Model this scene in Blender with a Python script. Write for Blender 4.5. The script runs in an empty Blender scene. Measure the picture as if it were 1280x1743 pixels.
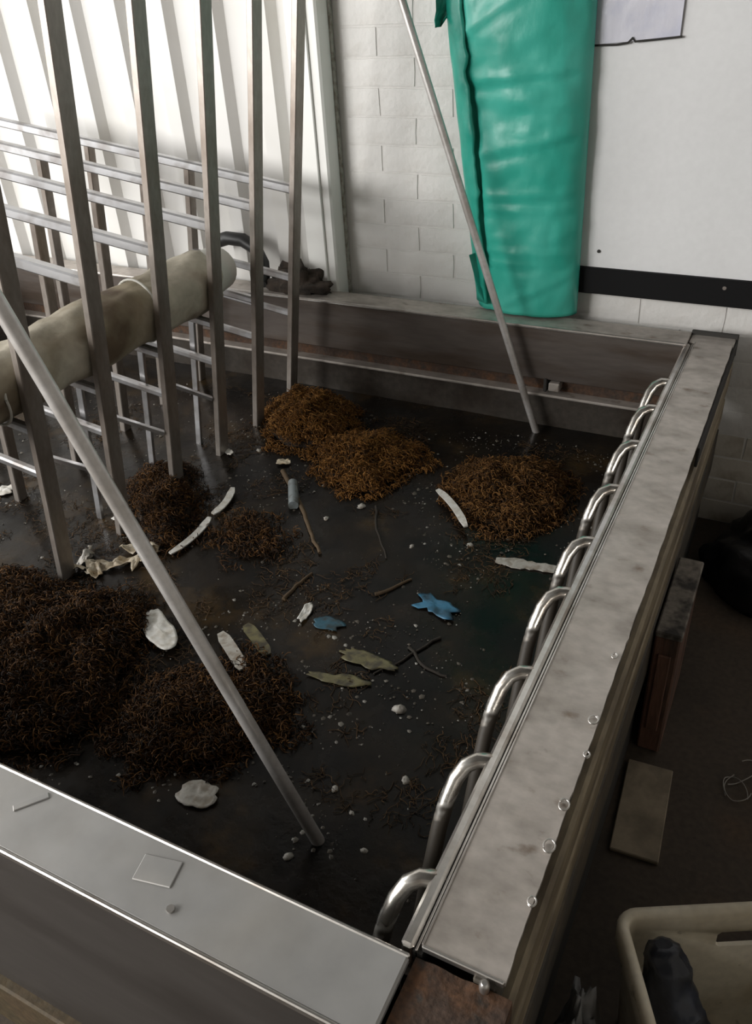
import bpy, math, random
import numpy as np
from mathutils import Vector, Matrix, noise

random.seed(7)
rng = np.random.default_rng(7)
SC = bpy.context.scene
COL = SC.collection
H = 0.62          # height of the tank rim above the floor; geometry below is written with z measured from the rim

# ------------------------------------------------------------------ camera
cam_data = bpy.data.cameras.new('camera')
cam = bpy.data.objects.new('camera', cam_data)
COL.objects.link(cam)
cam.location = (0.2128, -0.4213, 0.88 + H)
cam.rotation_euler = (math.radians(56.1331), math.radians(3.2339), math.radians(26.6915))
cam_data.sensor_fit = 'HORIZONTAL'
cam_data.sensor_width = 36.0
cam_data.lens = 1402.33 * 36.0 / 1280.0
cam_data.clip_start = 0.02
SC.camera = cam

# ------------------------------------------------------------------ world, lights, exposure
world = bpy.data.worlds.new('world')
SC.world = world
world.use_nodes = True
bg = world.node_tree.nodes['Background']
bg.inputs[0].default_value = (1.0, 0.985, 0.96, 1)
bg.inputs[1].default_value = 1.0


def area(name, loc, target, size, power, color=(1, 1, 1)):
    d = bpy.data.lights.new(name, 'AREA')
    d.shape = 'RECTANGLE'
    d.size, d.size_y = size
    d.energy = power
    d.color = color
    o = bpy.data.objects.new(name, d)
    COL.objects.link(o)
    o.location = loc
    o.rotation_euler = (Vector(target) - Vector(loc)).to_track_quat('-Z', 'Y').to_euler()
    return o


area('doorway_daylight', (-4.0, -0.1, 1.85), (0.2, 1.0, 0.75), (2.4, 2.0), 42, (1.0, 0.99, 0.97))

area('front_fill', (-3.0, -2.7, 2.0), (0.2, 1.8, 0.75), (2.6, 1.3), 215, (1.0, 0.985, 0.96))  # unseen fill lamp, added to brighten the back wall from the camera side

SC.view_settings.view_transform = 'Standard'
SC.view_settings.look = 'None'
SC.view_settings.exposure = 0.32
SC.view_settings.gamma = 1.0
SC.view_settings.use_curve_mapping = False


# ------------------------------------------------------------------ materials
def mat(name, base, rough=0.5, metal=0.0, spots=None, spot_scale=8.0, spot_lo=0.45, spot_hi=0.65,
        stretch=(1, 1, 1), bump=0.0, bump_scale=40.0, rough_var=0.0, fine=0.0, random_island=None,
        random_object=0.0, spec=None, spots2=None, spot2_scale=30., spot2_lo=.55, spot2_hi=.7, coords='Object'):
    m = bpy.data.materials.new(name)
    m.use_nodes = True
    nt = m.node_tree
    N, L = nt.nodes, nt.links
    b = N['Principled BSDF']
    b.inputs['Roughness'].default_value = rough
    b.inputs['Metallic'].default_value = metal
    if spec is not None:
        b.inputs['Specular IOR Level'].default_value = spec
    tc = N.new('ShaderNodeTexCoord')
    geo = N.new('ShaderNodeNewGeometry')
    mp = N.new('ShaderNodeMapping')
    mp.inputs['Scale'].default_value = stretch
    L.new(geo.outputs['Position'] if coords == 'World' else tc.outputs['Object'], mp.inputs['Vector'])
    vec = mp.outputs['Vector']
    rgb = N.new('ShaderNodeRGB')
    rgb.outputs[0].default_value = (*base, 1)
    cur = rgb.outputs[0]

    def tex(scale, detail=5):
        t = N.new('ShaderNodeTexNoise')
        t.inputs['Scale'].default_value = scale
        t.inputs['Detail'].default_value = detail
        L.new(vec, t.inputs['Vector'])
        return t.outputs['Fac']

    def mix(fac, a, col):
        x = N.new('ShaderNodeMix')
        x.data_type = 'RGBA'
        L.new(fac, x.inputs[0])
        L.new(a, x.inputs[6])
        if isinstance(col, tuple):
            x.inputs[7].default_value = (*col, 1)
        else:
            L.new(col, x.inputs[7])
        return x.outputs[2]

    def ramp(fac, lo, hi, v0=0.0, v1=1.0):
        r = N.new('ShaderNodeMapRange')
        r.inputs[1].default_value, r.inputs[2].default_value = lo, hi
        r.inputs[3].default_value, r.inputs[4].default_value = v0, v1
        L.new(fac, r.inputs[0])
        return r.outputs[0]

    if random_island:
        cr = N.new('ShaderNodeValToRGB')
        cr.color_ramp.elements[0].color = (*random_island[0], 1)
        cr.color_ramp.elements[1].color = (*random_island[-1], 1)
        for k, c in enumerate(random_island[1:-1]):
            e = cr.color_ramp.elements.new((k + 1) / (len(random_island) - 1))
            e.color = (*c, 1)
        L.new(geo.outputs['Random Per Island'], cr.inputs[0])
        cur = cr.outputs[0]
    if spots:
        cur = mix(ramp(tex(spot_scale), spot_lo, spot_hi), cur, spots)
    if spots2:
        cur = mix(ramp(tex(spot2_scale, 8), spot2_lo, spot2_hi), cur, spots2)
    if fine or random_object:
        hs = N.new('ShaderNodeHueSaturation')
        L.new(cur, hs.inputs['Color'])
        if random_object:
            oi = N.new('ShaderNodeObjectInfo')
            L.new(ramp(oi.outputs['Random'], 0, 1, 1 - random_object, 1 + random_object), hs.inputs['Value'])
        else:
            L.new(ramp(tex(bump_scale * 1.7, 8), 0.3, 0.7, 1 - fine, 1 + fine), hs.inputs['Value'])
        cur = hs.outputs[0]
    L.new(cur, b.inputs['Base Color'])
    if rough_var:
        L.new(ramp(tex(spot_scale * 1.3), 0.35, 0.65, rough - rough_var, rough + rough_var), b.inputs['Roughness'])
    if bump:
        bp = N.new('ShaderNodeBump')
        bp.inputs['Strength'].default_value = bump
        bp.inputs['Distance'].default_value = 0.004
        L.new(tex(bump_scale, 6), bp.inputs['Height'])
        L.new(bp.outputs[0], b.inputs['Normal'])
    return m


M = {}
M['steel_rim'] = mat('steel_rim', (0.50, 0.455, 0.415), 0.52, 0.5, spots=(0.36, 0.325, 0.29), spot_scale=9, stretch=(1, 1.5, 1),
                     bump=0.15, bump_scale=25, rough_var=0.1, fine=0.12, spots2=(0.22, 0.17, 0.13), spot2_scale=18, spot2_lo=.62, spot2_hi=.75)
M['steel_front'] = mat('steel_front', (0.40, 0.395, 0.385), 0.5, 0.6, spots=(0.40, 0.385, 0.36), spot_scale=5,
                       bump=0.12, bump_scale=14, rough_var=0.08, fine=0.06)
M['steel_dull'] = mat('steel_dull', (0.30, 0.265, 0.24), 0.45, 0.55, spots=(0.19, 0.155, 0.13), spot_scale=5, stretch=(1, 1, 4),
                      bump=0.12, bump_scale=20, rough_var=0.1, fine=0.15)
M['steel_bar'] = mat('steel_bar', (0.33, 0.295, 0.265), 0.42, 0.6, spots=(0.22, 0.18, 0.15), spot_scale=9, stretch=(1, 1, .4),
                     bump=0.1, bump_scale=60, fine=0.12)
M['steel_arm'] = mat('steel_arm', (0.52, 0.52, 0.53), 0.33, 0.85, spots=(0.33, 0.31, 0.30), spot_scale=14, bump=0.1, bump_scale=60)
M['leg'] = mat('leg_tube', (0.62, 0.60, 0.58), 0.36, 0.55, spots=(0.46, 0.43, 0.40), spot_scale=12, fine=0.08, bump_scale=60)
M['steel_bright'] = mat('steel_bright', (0.68, 0.66, 0.63), 0.28, 0.95, spots=(0.5, 0.46, 0.42), spot_scale=12, fine=0.08, bump_scale=60)
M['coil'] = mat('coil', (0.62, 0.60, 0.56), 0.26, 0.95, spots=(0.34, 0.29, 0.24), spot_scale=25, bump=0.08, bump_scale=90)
def paint_lower_shade(m, z_line, colour, wob=.05):
    """dark shade painted into the colour below a ragged line (object z)"""
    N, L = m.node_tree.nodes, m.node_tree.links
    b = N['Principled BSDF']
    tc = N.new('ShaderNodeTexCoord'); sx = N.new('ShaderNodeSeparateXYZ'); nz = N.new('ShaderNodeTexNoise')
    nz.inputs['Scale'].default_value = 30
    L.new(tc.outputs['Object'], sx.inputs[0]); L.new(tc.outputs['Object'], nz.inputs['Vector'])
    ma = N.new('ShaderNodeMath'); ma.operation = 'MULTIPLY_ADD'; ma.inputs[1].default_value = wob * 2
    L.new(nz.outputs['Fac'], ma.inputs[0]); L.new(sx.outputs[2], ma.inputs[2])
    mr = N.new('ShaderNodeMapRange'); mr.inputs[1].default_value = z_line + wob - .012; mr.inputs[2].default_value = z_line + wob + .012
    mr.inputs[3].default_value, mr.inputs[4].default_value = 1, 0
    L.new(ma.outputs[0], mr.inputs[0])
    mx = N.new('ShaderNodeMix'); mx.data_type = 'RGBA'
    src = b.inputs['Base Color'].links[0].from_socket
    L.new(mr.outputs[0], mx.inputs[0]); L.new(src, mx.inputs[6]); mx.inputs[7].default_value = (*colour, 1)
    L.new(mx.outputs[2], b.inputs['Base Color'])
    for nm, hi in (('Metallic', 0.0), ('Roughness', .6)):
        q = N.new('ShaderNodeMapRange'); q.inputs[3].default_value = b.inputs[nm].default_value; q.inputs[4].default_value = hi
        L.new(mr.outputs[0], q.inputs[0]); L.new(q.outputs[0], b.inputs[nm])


paint_lower_shade(M['coil'], .292, (0.035, 0.028, 0.020))  # shade and dark water reflection on the lower bends, painted in by height
M['rust'] = mat('rust', (0.060, 0.036, 0.024), 0.75, 0.1, spots=(0.10, 0.046, 0.02), spot_scale=24, bump=0.6, bump_scale=90, fine=0.35,
                spots2=(0.035, 0.028, 0.022), spot2_scale=50)
M['dark_gap'] = mat('dark_gap', (0.03, 0.028, 0.025), 0.8, 0, bump=.2)
M['side_tan'] = mat('side_tan', (0.27, 0.22, 0.145), 0.6, 0.2, spots=(0.13, 0.10, 0.065), spot_scale=7, stretch=(1, .5, 2), bump=.25, fine=.2)
M['apron'] = mat('apron_steel', (0.11, 0.10, 0.093), 0.45, 0.6, spots=(0.08, 0.071, 0.065), spot_scale=4, stretch=(.5, 1, 2), bump=.08, bump_scale=14, fine=.06)
M['rear_steel'] = mat('stained_rear_steel', (0.15, 0.128, 0.114), 0.42, 0.6, spots=(0.10, 0.075, 0.058), spot_scale=5, stretch=(.5, 1, 3), bump=.1, bump_scale=20, fine=.1)
M['kick'] = mat('kick_rail', (0.06, 0.042, 0.018), 0.7, 0, spots=(0.07, 0.045, 0.02), spot_scale=14, bump=.5, fine=.3)
M['side_dark'] = mat('side_dark', (0.055, 0.048, 0.038), 0.7, 0.1, spots=(0.09, 0.07, 0.045), spot_scale=8, bump=.3, fine=.2)
M['inner_wall'] = mat('inner_wall', (0.07, 0.06, 0.05), 0.45, 0.4, spots=(0.04, 0.03, 0.022), spot_scale=6, bump=.2, fine=.2)
M['brick'] = mat('painted_brick', (0.74, 0.725, 0.70), 0.6, 0, bump=0.5, bump_scale=55, random_object=0.035,
                 spots=(0.66, 0.635, 0.60), spot_scale=11, spot_lo=.5, spot_hi=.75)
M['brick_dirty'] = mat('dirty_painted_brick', (0.60, 0.56, 0.49), 0.65, 0, bump=0.5, bump_scale=55, random_object=0.05,
                       spots=(0.30, 0.25, 0.18), spot_scale=12, spot_lo=.48, spot_hi=.75)
M['mortar'] = mat('painted_mortar', (0.70, 0.685, 0.66), 0.7, 0, bump=0.5, bump_scale=60)
M['cladding'] = mat('white_cladding', (0.74, 0.73, 0.71), 0.5, 0, spots=(0.71, 0.695, 0.66), spot_scale=4)
M['trim_white'] = mat('trim_white', (0.82, 0.82, 0.79), 0.45, 0, spots=(0.70, 0.68, 0.62), spot_scale=6, spot_lo=.55, spot_hi=.8)
M['board'] = mat('board_white', (0.79, 0.795, 0.80), 0.4, 0, spots=(0.76, 0.76, 0.765), spot_scale=3, fine=.02)
M['black_strip'] = mat('black_strip', (0.006, 0.006, 0.0065), 0.75, 0, bump=.15, spec=.2)
M['sleeve'] = mat('plastic_sleeve', (0.70, 0.70, 0.78), 0.2, 0, spots=(0.62, 0.63, 0.74), spot_scale=18, bump=.5, bump_scale=30)
M['green'] = mat('green_plastic', (0.030, 0.39, 0.295), 0.36, 0, spots=(0.065, 0.48, 0.38), spot_scale=7, stretch=(1, 1, .6), bump=0.5, bump_scale=22, spec=.5)
M['green_fold'] = mat('green_plastic_fold', (0.014, 0.29, 0.215), 0.36, 0, spots=(0.025, 0.36, 0.27), spot_scale=9, bump=0.5, bump_scale=26)
M['green_dark'] = mat('green_plastic_flap', (0.010, 0.24, 0.175), 0.4, 0, bump=0.6, bump_scale=30)
M['roll'] = mat('stained_canvas', (0.44, 0.40, 0.32), 0.85, 0, spots=(0.27, 0.225, 0.15), spot_scale=5, bump=0.7, bump_scale=28, fine=.1,
                spots2=(0.11, 0.075, 0.045), spot2_scale=6, spot2_lo=.54, spot2_hi=.68)
M['roll_core'] = mat('roll_end', (0.55, 0.54, 0.49), 0.7, 0, bump=.4)
M['rubber'] = mat('black_rubber', (0.02, 0.02, 0.02), 0.45, 0, bump=.2)
M['rag'] = mat('brown_rag', (0.05, 0.036, 0.026), 0.9, 0, spots=(0.02, 0.016, 0.012), spot_scale=30, bump=.9, bump_scale=70)
M['fibre'] = mat('rusty_fibre', (0.1, 0.05, 0.02), 0.7, 0, spec=.25, random_island=[(0.020, 0.012, 0.006), (0.085, 0.038, 0.011), (0.17, 0.078, 0.020), (0.25, 0.125, 0.038)])
M['fibre_dark'] = mat('dark_rusty_fibre', (0.1, 0.05, 0.02), 0.7, 0, spec=.25, random_island=[(0.007, 0.0045, 0.0025), (0.027, 0.0125, 0.0045), (0.078, 0.034, 0.009), (0.16, 0.075, 0.02)])
M['thread'] = mat('drifting_thread', (0.1, 0.05, 0.02), 0.7, 0, spec=.2, random_island=[(0.012, 0.008, 0.004), (0.034, 0.019, 0.008), (0.06, 0.034, 0.014), (0.11, 0.062, 0.026)])
M['fibre_bright'] = mat('orange_fibre', (0.1, 0.05, 0.02), 0.7, 0, spec=.25, random_island=[(0.03, 0.016, 0.006), (0.13, 0.055, 0.012), (0.26, 0.115, 0.024), (0.36, 0.18, 0.05)])
M['core'] = mat('fibre_core', (0.022, 0.013, 0.007), 0.9, 0, bump=.9, bump_scale=120)
M['specks'] = mat('pale_specks', (.4, .4, .4), 0.5, 0, random_island=[(0.03, 0.024, 0.017), (0.06, 0.05, 0.036), (0.11, 0.095, 0.075), (0.33, 0.32, 0.29)])
M['white_plastic'] = mat('white_plastic', (0.72, 0.71, 0.67), 0.4, 0, spots=(0.52, 0.49, 0.43), spot_scale=60, fine=.1)
M['grey_plastic'] = mat('grey_plastic', (0.42, 0.40, 0.36), 0.5, 0, spots=(0.24, 0.21, 0.17), spot_scale=60, fine=.15)
M['tan_film'] = mat('tan_film', (0.62, 0.54, 0.41), 0.4, 0, spots=(0.32, 0.24, 0.14), spot_scale=40, fine=.15)
M['blue_film'] = mat('blue_film', (0.04, 0.17, 0.29), 0.4, 0, spots=(0.012, 0.05, 0.085), spot_scale=28, bump=.5)
M['blue_dim'] = mat('dim_blue_film', (0.02, 0.085, 0.125), 0.4, 0, spots=(0.02, 0.035, 0.04), spot_scale=60, bump=.5)
M['yellow_film'] = mat('yellow_film', (0.135, 0.12, 0.055), 0.4, 0, spots=(0.05, 0.042, 0.025), spot_scale=60, bump=.5)
M['tube_blue'] = mat('pale_blue_plastic', (0.22, 0.25, 0.26), 0.35, 0, spots=(0.12, 0.13, 0.12), spot_scale=50)
M['twig'] = mat('brown_twig', (0.085, 0.055, 0.028), 0.85, 0, bump=.5, fine=.2)
M['dark_twig'] = mat('dark_twig', (0.02, 0.015, 0.01), 0.85, 0, bump=.5)
M['floor'] = mat('stained_concrete', (0.058, 0.043, 0.030), 0.85, 0, spots=(0.034, 0.026, 0.018), spot_scale=2.5, bump=.35, bump_scale=45, fine=.2,
                 spots2=(0.075, 0.048, 0.028), spot2_scale=4, coords='World')
M['crate'] = mat('cream_crate', (0.66, 0.60, 0.475), 0.5, 0, spots=(0.48, 0.41, 0.29), spot_scale=7, fine=.08, spots2=(0.10, 0.075, 0.045), spot2_scale=24, spot2_lo=.63, spot2_hi=.72)
M['navy'] = mat('navy_rubber', (0.010, 0.012, 0.020), 0.38, 0, spots=(0.026, 0.033, 0.055), spot_scale=14, bump=.9, bump_scale=30)
M['clear_bag'] = mat('cloudy_plastic', (0.27, 0.27, 0.265), 0.35, 0, spots=(0.18, 0.18, 0.18), spot_scale=12, bump=.8, bump_scale=25)
M['black_bag'] = mat('black_bag', (0.009, 0.009, 0.010), 0.42, 0, bump=.7, bump_scale=22)
M['wood'] = mat('red_brown_wood', (0.16, 0.078, 0.05), 0.75, 0, spots=(0.05, 0.032, 0.022), spot_scale=6, stretch=(3, 3, .5), bump=.5, fine=.2)
M['wood_top'] = mat('worn_wood_top', (0.20, 0.175, 0.145), 0.8, 0, spots=(0.035, 0.03, 0.025), spot_scale=26, bump=.7, fine=.3)
M['cardboard'] = mat('stained_board', (0.27, 0.22, 0.155), 0.85, 0, spots=(0.16, 0.13, 0.09), spot_scale=12, fine=.1, bump=.2)
M['wire'] = mat('pale_wire', (0.30, 0.28, 0.25), 0.4, 0.5)
M['ceiling'] = mat('dark_ceiling', (0.06, 0.057, 0.053), 0.8, 0, bump=.1)
M['plain_wall'] = mat('dim_painted_wall', (0.42, 0.40, 0.37), 0.75, 0, bump=.2)


def water_material():
    m = bpy.data.materials.new('murky_water')
    m.use_nodes = True
    N, L = m.node_tree.nodes, m.node_tree.links
    b = N['Principled BSDF']
    tc = N.new('ShaderNodeNewGeometry')

    def tex(s, d=6, rough=.6):
        t = N.new('ShaderNodeTexNoise')
        t.inputs['Scale'].default_value = s
        t.inputs['Detail'].default_value = d
        t.inputs['Roughness'].default_value = rough
        L.new(tc.outputs['Position'], t.inputs['Vector'])
        return t.outputs['Fac']

    cr = N.new('ShaderNodeValToRGB')
    e = cr.color_ramp.elements
    e[0].position, e[0].color = .40, (0.004, 0.0034, 0.0029, 1)
    e[1].position, e[1].color = .72, (0.052, 0.031, 0.011, 1)
    x = e.new(.55)
    x.color = (0.0115, 0.008, 0.0048, 1)
    L.new(tex(5.5, 8), cr.inputs[0])
    L.new(cr.outputs[0], b.inputs['Base Color'])
    mr = N.new('ShaderNodeMapRange')
    mr.inputs[1].default_value, mr.inputs[2].default_value = .42, .62
    mr.inputs[3].default_value, mr.inputs[4].default_value = .20, .42
    L.new(tex(7, 6), mr.inputs[0])
    L.new(mr.outputs[0], b.inputs['Roughness'])
    b.inputs['IOR'].default_value = 1.33
    b.inputs['Specular IOR Level'].default_value = .36
    bp = N.new('ShaderNodeBump')
    bp.inputs['Strength'].default_value = .25
    bp.inputs['Distance'].default_value = .004
    L.new(tex(28, 6), bp.inputs['Height'])
    L.new(bp.outputs[0], b.inputs['Normal'])
    return m


M['water'] = water_material()


# ------------------------------------------------------------------ mesh helpers
class MB:
    def __init__(self):
        self.v, self.f, self.smooth = [], [], []

    def add(self, verts, faces, smooth=False):
        n = len(self.v)
        self.v += [tuple(p) for p in verts]
        self.f += [tuple(i + n for i in f) for f in faces]
        self.smooth += [smooth] * len(faces)
        return self

    def box(self, x0, x1, y0, y1, z0, z1, bevel=0.0):
        if bevel <= 0:
            v = [(x, y, z) for z in (z0, z1) for y in (y0, y1) for x in (x0, x1)]
            f = [(0, 2, 3, 1), (4, 5, 7, 6), (0, 1, 5, 4), (2, 6, 7, 3), (0, 4, 6, 2), (1, 3, 7, 5)]
            return self.add(v, f)
        return self.ebox(Matrix.Translation(((x0 + x1) / 2, (y0 + y1) / 2, (z0 + z1) / 2)), x1 - x0, y1 - y0, z1 - z0, bevel)

    def ebox(self, mtx, sx, sy, sz, c):
        """box with chamfered edges (24 vertices)"""
        import bmesh
        bm = bmesh.new()
        bmesh.ops.create_cube(bm, size=1.0, matrix=Matrix.Diagonal((sx, sy, sz, 1)))
        if c > 0:
            bmesh.ops.bevel(bm, geom=list(bm.edges), offset=c, segments=1, affect='EDGES', profile=.5)
        bm.verts.ensure_lookup_table()
        self.add([mtx @ v.co for v in bm.verts], [[v.index for v in f.verts] for f in bm.faces])
        bm.free()
        return self

    def bar(self, a, b, side, w, d, c=0.0):
        """rectangular bar from a to b; `side` is the direction of its width w, d the other size"""
        a, b = Vector(a), Vector(b)
        z = (b - a).normalized()
        x = Vector(side)
        x = (x - z * x.dot(z)).normalized()
        y = z.cross(x)
        m = Matrix((x, y, z)).transposed().to_4x4()
        m.translation = (a + b) / 2
        return self.ebox(m, w, d, (b - a).length, c)

    def tube(self, pts, r, n=10, cap=True, smooth=True):
        pts = [Vector(p) for p in pts]
        rs = r if hasattr(r, '__len__') else [r] * len(pts)
        v, f = [], []
        t0 = (pts[1] - pts[0]).normalized()
        up = Vector((0, 0, 1)) if abs(t0.z) < .9 else Vector((1, 0, 0))
        nx = t0.cross(up).normalized()
        for i, p in enumerate(pts):
            t = (pts[min(i + 1, len(pts) - 1)] - pts[max(i - 1, 0)]).normalized()
            nx = (nx - t * nx.dot(t)).normalized()
            ny = t.cross(nx)
            for k in range(n):
                a = 2 * math.pi * k / n
                v.append(p + (nx * math.cos(a) + ny * math.sin(a)) * rs[i])
        for i in range(len(pts) - 1):
            for k in range(n):
                f.append((i * n + k, i * n + (k + 1) % n, (i + 1) * n + (k + 1) % n, (i + 1) * n + k))
        self.add(v, f, smooth)
        if cap:
            e = (len(pts) - 1) * n
            self.add(v[:n], [tuple(range(n))[::-1]])
            self.add(v[e:e + n], [tuple(range(n))])
        return self

    def loft(self, rings, closed=True, cap0=True, cap1=True, smooth=True):
        n = len(rings[0])
        v = [p for r in rings for p in r]
        f = []
        for i in range(len(rings) - 1):
            for k in range(n if closed else n - 1):
                f.append((i * n + k, i * n + (k + 1) % n, (i + 1) * n + (k + 1) % n, (i + 1) * n + k))
        self.add(v, f, smooth)
        base = len(self.v) - len(v)
        if cap0:
            self.f.append(tuple(base + k for k in range(n))[::-1]); self.smooth.append(False)
        if cap1:
            e = base + (len(rings) - 1) * n
            self.f.append(tuple(e + k for k in range(n))); self.smooth.append(False)
        return self

    def build(self, name, material, parent=None, origin=None):
        """one mesh object; origin at the middle of its base, z lifted from rim height to floor height"""
        v = np.array(self.v, dtype=float)
        v[:, 2] += H
        lo, hi = v.min(0), v.max(0)
        o3 = np.array([(lo[0] + hi[0]) / 2, (lo[1] + hi[1]) / 2, lo[2]]) if origin is None else np.array(origin) + [0, 0, H]
        me = bpy.data.meshes.new(name)
        me.from_pydata((v - o3).tolist(), [], self.f)
        me.polygons.foreach_set('use_smooth', self.smooth)
        me.materials.append(material)
        me.update()
        ob = bpy.data.objects.new(name, me)
        COL.objects.link(ob)
        place(ob, o3, parent)
        return ob


WLOC = {}


def place(ob, wloc, parent):
    w = Vector(wloc)
    if parent is not None:
        ob.parent = parent
        ob.location = w - WLOC[parent.name]
    else:
        ob.location = w
    WLOC[ob.name] = w


def tag(o, label=None, cat=None, group=None, kind=None):
    if label: o['label'] = label
    if cat: o['category'] = cat
    if group: o['group'] = group
    if kind: o['kind'] = kind
    return o


def thing(name, loc, label, cat, group=None):
    o = bpy.data.objects.new(name, None)
    o.empty_display_size = .05
    COL.objects.link(o)
    place(o, (loc[0], loc[1], loc[2] + H), None)
    return tag(o, label, cat, group)


def dup(ob, wshift, parent):
    c = ob.copy()
    COL.objects.link(c)
    place(c, WLOC[ob.name] + Vector(wshift), parent)
    return c


def fbm(x, y, z=0.0):
    return noise.fractal(Vector((x, y, z)), 0.9, 2.0, 4)


FLOOR = -H

# ------------------------------------------------------------------ the setting
o = MB().box(-4.2, 2.4, -3.2, 2.1, FLOOR - .1, FLOOR).build('floor', M['floor']); tag(o, kind='structure')
o = MB().box(-4.2, 2.4, -3.2, 2.1, 2.85, 2.95).build('ceiling', M['ceiling']); tag(o, kind='structure')
o = MB().box(2.3, 2.4, -3.2, 2.1, FLOOR, 2.85).build('wall_right', M['plain_wall']); tag(o, kind='structure')
o = MB().box(-4.2, 2.3, -3.2, -3.1, FLOOR, 2.85).build('wall_front', M['plain_wall']); tag(o, kind='structure')

YW = 1.886
wall = MB().box(-4.2, 2.3, YW + .006, YW + .2, FLOOR, 2.85).build('wall_back', M['mortar']); tag(wall, kind='structure')
# painted bricks, each proud of its mortar
BX0, BX1 = -1.07, 0.60
CH_, BL = 0.075, 0.225


def brick_mesh(name, length, seed):
    r = random.Random(seed)
    w, h = length - .007, CH_ - .0065
    nx = max(2, int(w / .05))
    b = MB()
    v, f = [], []
    for j in range(3):
        for i in range(nx + 1):
            x, z = -w / 2 + w * i / nx, -h / 2 + h * j / 2
            edge = i in (0, nx) or j in (0, 2)
            v.append((x + r.uniform(-.0015, .0015), -.0018 - (0 if edge else .0005) - r.uniform(0, .0008), z + r.uniform(-.0012, .0012)))
    n = nx + 1
    for j in range(2):
        for i in range(nx):
            f.append((j * n + i, j * n + i + 1, (j + 1) * n + i + 1, (j + 1) * n + i))
    ring = [j * n + i for (i, j) in [(i, 0) for i in range(nx + 1)] + [(nx, 1)] + [(i, 2) for i in range(nx, -1, -1)] + [(0, 1)]]
    k0 = len(v)
    for q in ring:
        x, y, z = v[q]
        v.append((x * 1.012, .012, z * 1.06))
    for a in range(len(ring)):
        c = (a + 1) % len(ring)
        f.append((ring[c], ring[a], k0 + a, k0 + c))
    me = bpy.data.meshes.new(name)
    me.from_pydata(v, [], f)
    me.polygons.foreach_set('use_smooth', [False] * len(f))
    return me


BRICKS = {}
rows = int((1.18 + H) / CH_)
for j in range(rows):
    zc = FLOOR + CH_ * (j + .5)
    x = BX0
    first = True
    while x < BX1 - .02:
        ln = BL
        if first and j % 2: ln = BL / 2
        first = False
        ln = min(ln, BX1 - x)
        dirty = zc < -.34
        key = (round(ln, 3), random.randint(0, 3), dirty)
        if key not in BRICKS:
            BRICKS[key] = brick_mesh('brick', ln, hash(key) & 1023)
            BRICKS[key].materials.append(M['brick_dirty'] if dirty else M['brick'])
        ob = bpy.data.objects.new('brick', BRICKS[key])
        COL.objects.link(ob)
        place(ob, (x + ln / 2, YW + .006, zc + H), wall)
        x += ln

# white ribbed cladding sheets left of the corner trim
def cladding(x1, n):
    P = .18
    pts = []
    for k in range(n):
        xr = x1 - k * P
        pts += [(xr, .0), (xr - .095, .0), (xr - .112, -.034), (xr - .163, -.034)]
    pts.append((x1 - n * P, .0))
    b = MB()
    ring = []
    for z in (FLOOR, 2.85):
        ring.append([(x, YW - .014 + d, z) for x, d in pts] + [(x, YW - .009 + d, z) for x, d in reversed(pts)])
    b.loft(ring, closed=True, cap0=False, cap1=False, smooth=False)
    return b.build('cladding_sheet', M['cladding'], wall)


cladding(-1.165, 5); cladding(-1.165 - .9, 5); cladding(-1.165 - 1.8, 5)

# corner trim: a square white post with a folded lip and a dark joint beside the bricks
tr = MB().box(-1.185, -1.098, YW - .075, YW - .001, FLOOR, 2.85, .006).build('trim_1', M['trim_white']); tag(tr, kind='structure')
MB().box(-1.195, -1.130, YW - .083, YW - .075, FLOOR, 2.85, .002).build('cover_strip', M['trim_white'], tr)
MB().box(-1.0975, -1.0925, YW - .012, YW + .004, FLOOR, 2.85).build('joint_seal', M['grey_plastic'], tr)

# white wall board with black skirting strip, screw
brd = MB().box(-.43, 1.3, YW - .019, YW - .004, .135, 2.2, .003).build('wall_board', M['board'])
tag(brd, 'large smooth white wall board right of the green sack, above black strip', 'wall board')
MB().tube([(-.297, YW - .0225, .182), (-.297, YW - .0185, .182)], .0045, 10).build('screw', M['dark_gap'], brd)
MB().tube([(.10, YW - .0225, .26), (.10, YW - .0185, .26)], .0045, 10).build('screw', M['dark_gap'], brd)
o = MB().box(-.43, 1.3, YW - .032, YW - .003, .066, .138, .003).build('black_skirting_strip', M['black_strip'])
tag(o, 'long matte black strip fixed along the bottom of the white board', 'strip')
MB().tube([(.04, YW - .034, .117), (.04, YW - .031, .117)], .005, 10).build('screw', M['steel_dull'], o)
MB().tube([(.55, YW - .034, .110), (.55, YW - .031, .110)], .005, 10).build('screw', M['steel_dull'], o)

# plastic sleeve pinned to the board
sl = thing('document_sleeve', (-.25, YW - .022, .68), 'clear lavender plastic sleeve pinned on the white board at top right', 'document sleeve')
b = MB()
r0 = []
for j in range(13):
    z = .684 + j * .022
    r0.append([(-.353 + i * .0165, YW - .023 - .004 * abs(fbm(i * .3, j * .35, 4)) - .002, z + (i / 12 - .5) * .012) for i in range(13)])
rb = [[(x, y + .0012, z) for x, y, z in r] for r in r0]
b.loft(r0, closed=False, cap0=False, cap1=False); b.loft(rb, closed=False, cap0=False, cap1=False)
b.build('clear_sheet', M['sleeve'], sl)
MB().tube([(-.358, YW - .026, .676), (-.30, YW - .027, .677), (-.272, YW - .028, .681), (-.262, YW - .030, .691), (-.256, YW - .029, .683), (-.2, YW - .027, .687), (-.150, YW - .026, .691)], .0026, 6).build('dark_edge', M['dark_gap'], sl)


# ------------------------------------------------------------------ steel tank
tank = thing('dip_tank', (-1.3, .85, FLOOR), 'big open steel tank with broad flat rim full of murky dark water', 'tank')
XL = -2.62
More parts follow.
